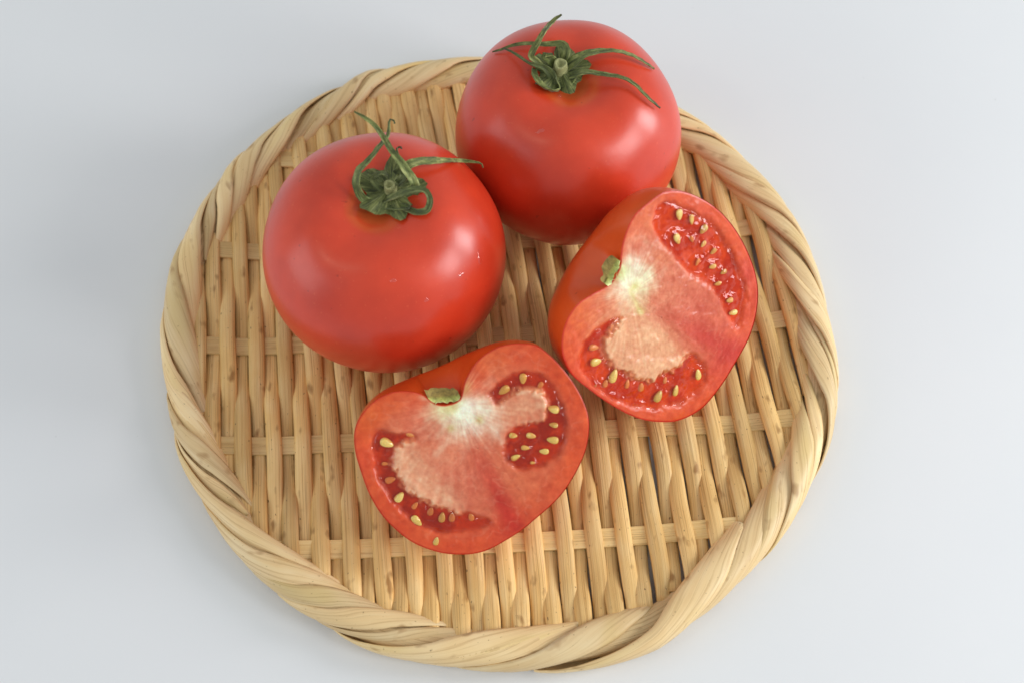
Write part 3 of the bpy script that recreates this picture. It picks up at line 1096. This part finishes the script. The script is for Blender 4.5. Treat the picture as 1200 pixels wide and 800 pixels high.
paintR = dict(k=kR, peri=srgb(224, 92, 50), mid=srgb(220, 122, 86), skin=srgb(214, 64, 48), loc=srgb(220, 80, 24), deep=srgb(194, 52, 14), plac=srgb(236, 186, 146),
              blobs=[(360, 150, 90, (226, 140, 108), .6), (420, 330, 110, (222, 140, 112), .55), (500, 400, 100, (216, 108, 88), .6), (570, 470, 90, (212, 88, 72), .6),
                     (640, 560, 80, (214, 74, 62), .7), (690, 300, 60, (216, 84, 74), .6), (540, 70, 60, (222, 96, 70), .5),
                     (240, 400, 80, (226, 140, 100), .6), (150, 420, 50, (230, 120, 60), .5), (110, 500, 40, (226, 100, 50), .5),
                     (380, 490, 90, (234, 176, 138), .75), (330, 400, 60, (236, 190, 150), .6), (350, 110, 60, (232, 118, 70), .4),
                     (320, 305, 60, (252, 250, 222), 1.0), (365, 300, 28, (240, 230, 190), .85), (345, 345, 36, (240, 228, 178), .8), (345, 400, 24, (238, 216, 168), .6),
                     (290, 290, 26, (224, 226, 160), .8), (265, 300, 22, (170, 196, 90), .7), (330, 335, 12, (206, 204, 110), .6), (350, 412, 10, (212, 200, 110), .5)])
strR = [((380, 400), (650, 550), 34, (204, 60, 50), .75), ((310, 330), (350, 420), 8, (222, 216, 140), .6), ((420, 210), (500, 300), 10, (230, 160, 140), .4)]
# x, y, length (zoom px), direction, height over the cut
seedR = [(472, 112, 44, 1.5, .02), (511, 128, 42, 1.5, .01), (548, 158, 42, 2.2, .02), (466, 188, 42, 1.2, .01), (513, 190, 26, 1.2, -.02), (549, 205, 26, 2.2, -.01), (531, 262, 30, 2.0, -.02), (580, 228, 28, 2.4, -.01),
         (577, 275, 32, 2.9, .0), (612, 292, 30, 2.6, -.01), (593, 328, 34, 2.9, .01), (630, 380, 34, 2.9, .01), (640, 418, 40, 2.9, .02),
         (262, 464, 40, -0.9, -.03), (206, 528, 40, 0.0, -.02), (211, 572, 46, -.2, .02), (265, 615, 52, -1.2, .03), (243, 640, 30, -1.2, -.04), (312, 642, 40, -1.4, -.06), (355, 652, 40, -1.5, -.06), (405, 678, 48, -1.1, .03), (460, 660, 48, -1.4, .03), (530, 610, 44, -1.7, .03), (210, 650, 24, -.8, -.05), (430, 630, 30, -1.4, -.06)]
nR = cam_dir(0.60, (140, 105))
halfR = half_tomato('halved tomato with a broad strip of orange skin showing, leaning against the back whole tomato',
                    (775, 372), 4.62, nR, ((715, 315), (855, 425)), outR, convR, 3.55, R_loc, R_plc, paintR, seedR,
                    ((284, 256), (246, 334), 0.28), strR, 2.0, 26, 0.05, 0.5, M_flesh_grainy)

# lower half
convL = lambda x, y: (400 + x / 2.965, 390 + y / 2.965)
outL = [(45, 345), (60, 300), (90, 258), (130, 225), (180, 204), (240, 202), (290, 216), (316, 240), (352, 250), (392, 242), (414, 226), (430, 165), (470, 100), (530, 55), (590, 38), (650, 38), (690, 50), (760, 112), (815, 185),
        (850, 255), (862, 310), (855, 385), (830, 455), (782, 538), (735, 592), (680, 640), (628, 683), (570, 720), (510, 752), (450, 767), (370, 766), (310, 752), (250, 727), (195, 687), (140, 630), (98, 560), (68, 480), (48, 410)]
L_loc = [[(108, 358), (130, 342), (180, 348), (245, 348), (262, 372), (228, 400), (216, 440), (240, 500), (290, 555), (350, 598), (420, 622), (475, 636), (522, 655), (500, 674), (430, 692), (340, 692), (268, 664), (208, 618), (158, 558), (124, 490), (110, 420)],
         [(515, 215), (540, 175), (580, 148), (625, 132), (690, 140), (740, 188), (770, 250), (786, 330), (770, 400), (738, 440), (680, 470), (618, 474), (570, 432), (566, 380), (582, 342), (640, 312), (698, 300), (692, 240), (640, 214), (590, 226), (545, 244)]]
L_plc = [[(180, 400), (215, 378), (255, 372), (290, 400), (325, 470), (390, 540), (430, 600), (405, 630), (372, 612), (340, 606), (300, 592), (268, 580), (232, 545), (198, 500), (172, 450)],
         [(560, 240), (600, 205), (650, 190), (700, 205), (720, 250), (705, 295), (660, 310), (610, 318), (560, 300)]]
kL = 1 / 2.965
paintL = dict(k=kL, peri=srgb(224, 90, 46), mid=srgb(224, 124, 90), skin=srgb(218, 72, 40), loc=srgb(208, 64, 20), deep=srgb(170, 38, 10), plac=srgb(240, 190, 154),
              blobs=[(520, 90, 70, (232, 128, 76), .55), (640, 80, 70, (226, 100, 62), .5), (90, 300, 60, (232, 116, 50), .6), (180, 240, 60, (230, 110, 52), .55), (240, 290, 70, (226, 124, 96), .5),
                     (60, 440, 60, (222, 84, 52), .5), (800, 300, 60, (222, 92, 62), .5), (700, 560, 120, (222, 102, 66), .65), (640, 520, 70, (222, 120, 80), .5),
                     (400, 480, 100, (224, 132, 106), .6), (440, 560, 80, (220, 120, 96), .5), (560, 700, 60, (216, 78, 52), .6), (330, 300, 60, (232, 160, 130), .5),
                     (430, 280, 84, (250, 240, 216), .95), (500, 270, 46, (242, 222, 192), .75), (360, 260, 46, (238, 226, 176), .75), (540, 320, 40, (240, 206, 176), .65), (390, 320, 40, (242, 226, 190), .7),
                     (380, 250, 34, (226, 226, 150), .7), (480, 300, 14, (206, 200, 110), .6), (380, 330, 14, (206, 200, 110), .5), (350, 590, 60, (234, 180, 146), .6), (330, 440, 60, (228, 150, 120), .5), (420, 190, 30, (238, 190, 110), .7)])
strL = [((470, 420), (600, 670), 36, (198, 46, 34), .9), ((500, 300), (560, 380), 14, (240, 206, 180), .6), ((420, 330), (330, 420), 10, (238, 190, 160), .5), ((600, 310), (700, 305), 7, (238, 190, 160), .6)]
seedL = [(158, 382, 58, 0.4, .03), (240, 355, 36, 0.4, -.04), (170, 512, 44, -.3, -.02), (202, 570, 50, -.9, .03), (256, 602, 36, -.9, -.05), (262, 652, 52, 0.8, .03), (310, 622, 40, -1.2, -.06), (350, 642, 48, -1.4, -.01), (385, 642, 40, -1.5, -.05), (452, 640, 40, -1.7, -.07),
         (330, 722, 36, -1.3, .04), (152, 456, 26, 0, -.03), (632, 160, 42, 1.6, -.01), (566, 200, 48, 2.5, -.01), (692, 184, 34, 2.2, -.02), (738, 265, 44, 3.4, .02), (738, 320, 40, 3.3, .02), (735, 372, 46, 3.3, .02), (660, 358, 38, 0.2, .0), (598, 357, 34, 0.1, .01), (640, 400, 34, 0.1, .0), (705, 412, 42, 3.2, .02), (606, 432, 38, -.4, .03), (666, 452, 20, 0, .0)]
nL = cam_dir(0.26, (60, 150))
halfL = half_tomato('halved tomato nearest the front rim, its heart-shaped cut face turned to the viewer',
                    (560, 525), 3.95, nL, ((522, 455), (602, 620)), outL, convL, 3.1, L_loc, L_plc, paintL, seedL,
                    ((306, 236), (416, 226), 0.36), strL, 5.0, 24, 0.12, 0.5, M_flesh)


# ------------------------------------------------------------------ water drops on the skins
def droplet(px, bvh, rx, ry, label, ang=0.0):
    d = ray(px); d /= np.linalg.norm(d)
    hit, nrm, _, _ = bvh.ray_cast(Vector(CAM), Vector(d))
    O_, N = np.array(hit), np.array(nrm)
    if N @ d > 0:
        N = -N
    X = np.cross(N, UP); X /= np.linalg.norm(X); Y = np.cross(N, X)
    X, Y = X * math.cos(ang) + Y * math.sin(ang), Y * math.cos(ang) - X * math.sin(ang)
    rx, ry = rx * 1.4, ry * 1.3
    nr, na = 7, 18
    V = []
    for i in range(nr):
        q = i / (nr - 1)
        for j in range(na):
            a = 2 * math.pi * j / na
            w = 1 + 0.18 * math.sin(2 * a + 1) + 0.1 * math.sin(3 * a)
            V.append(O_ + X * rx * q * w * math.cos(a) + Y * ry * q * w * math.sin(a) + N * (0.45 * min(rx, ry) * math.sqrt(max(0, 1 - q * q)) - 0.01))
    o = mesh_obj('water_drop', V, grid_faces(nr, na, wrap_v=True), M_water, base=O_)
    o['label'] = label; o['category'] = 'water drop'; o['group'] = 'water drops on the tomatoes'


droplet((562, 303), bvh1, .06, .20, 'long water drop running down the sheen on the left whole tomato', 0.5)
droplet((540, 323), bvh1, .06, .14, 'short slanted water drop below the sheen on the left whole tomato', -0.9)
droplet((461, 329), bvh1, .06, .07, 'tiny round water drop on the front middle of the left whole tomato')
droplet((500, 352), bvh1, .05, .07, 'tiny water drop low on the front of the left whole tomato')
droplet((633, 154), bvh2, .10, .06, 'small flat water drop on the front of the back whole tomato', 0.3)
droplet((656, 112), bvh2, .05, .06, 'tiny water drop just under the calyx of the back whole tomato')
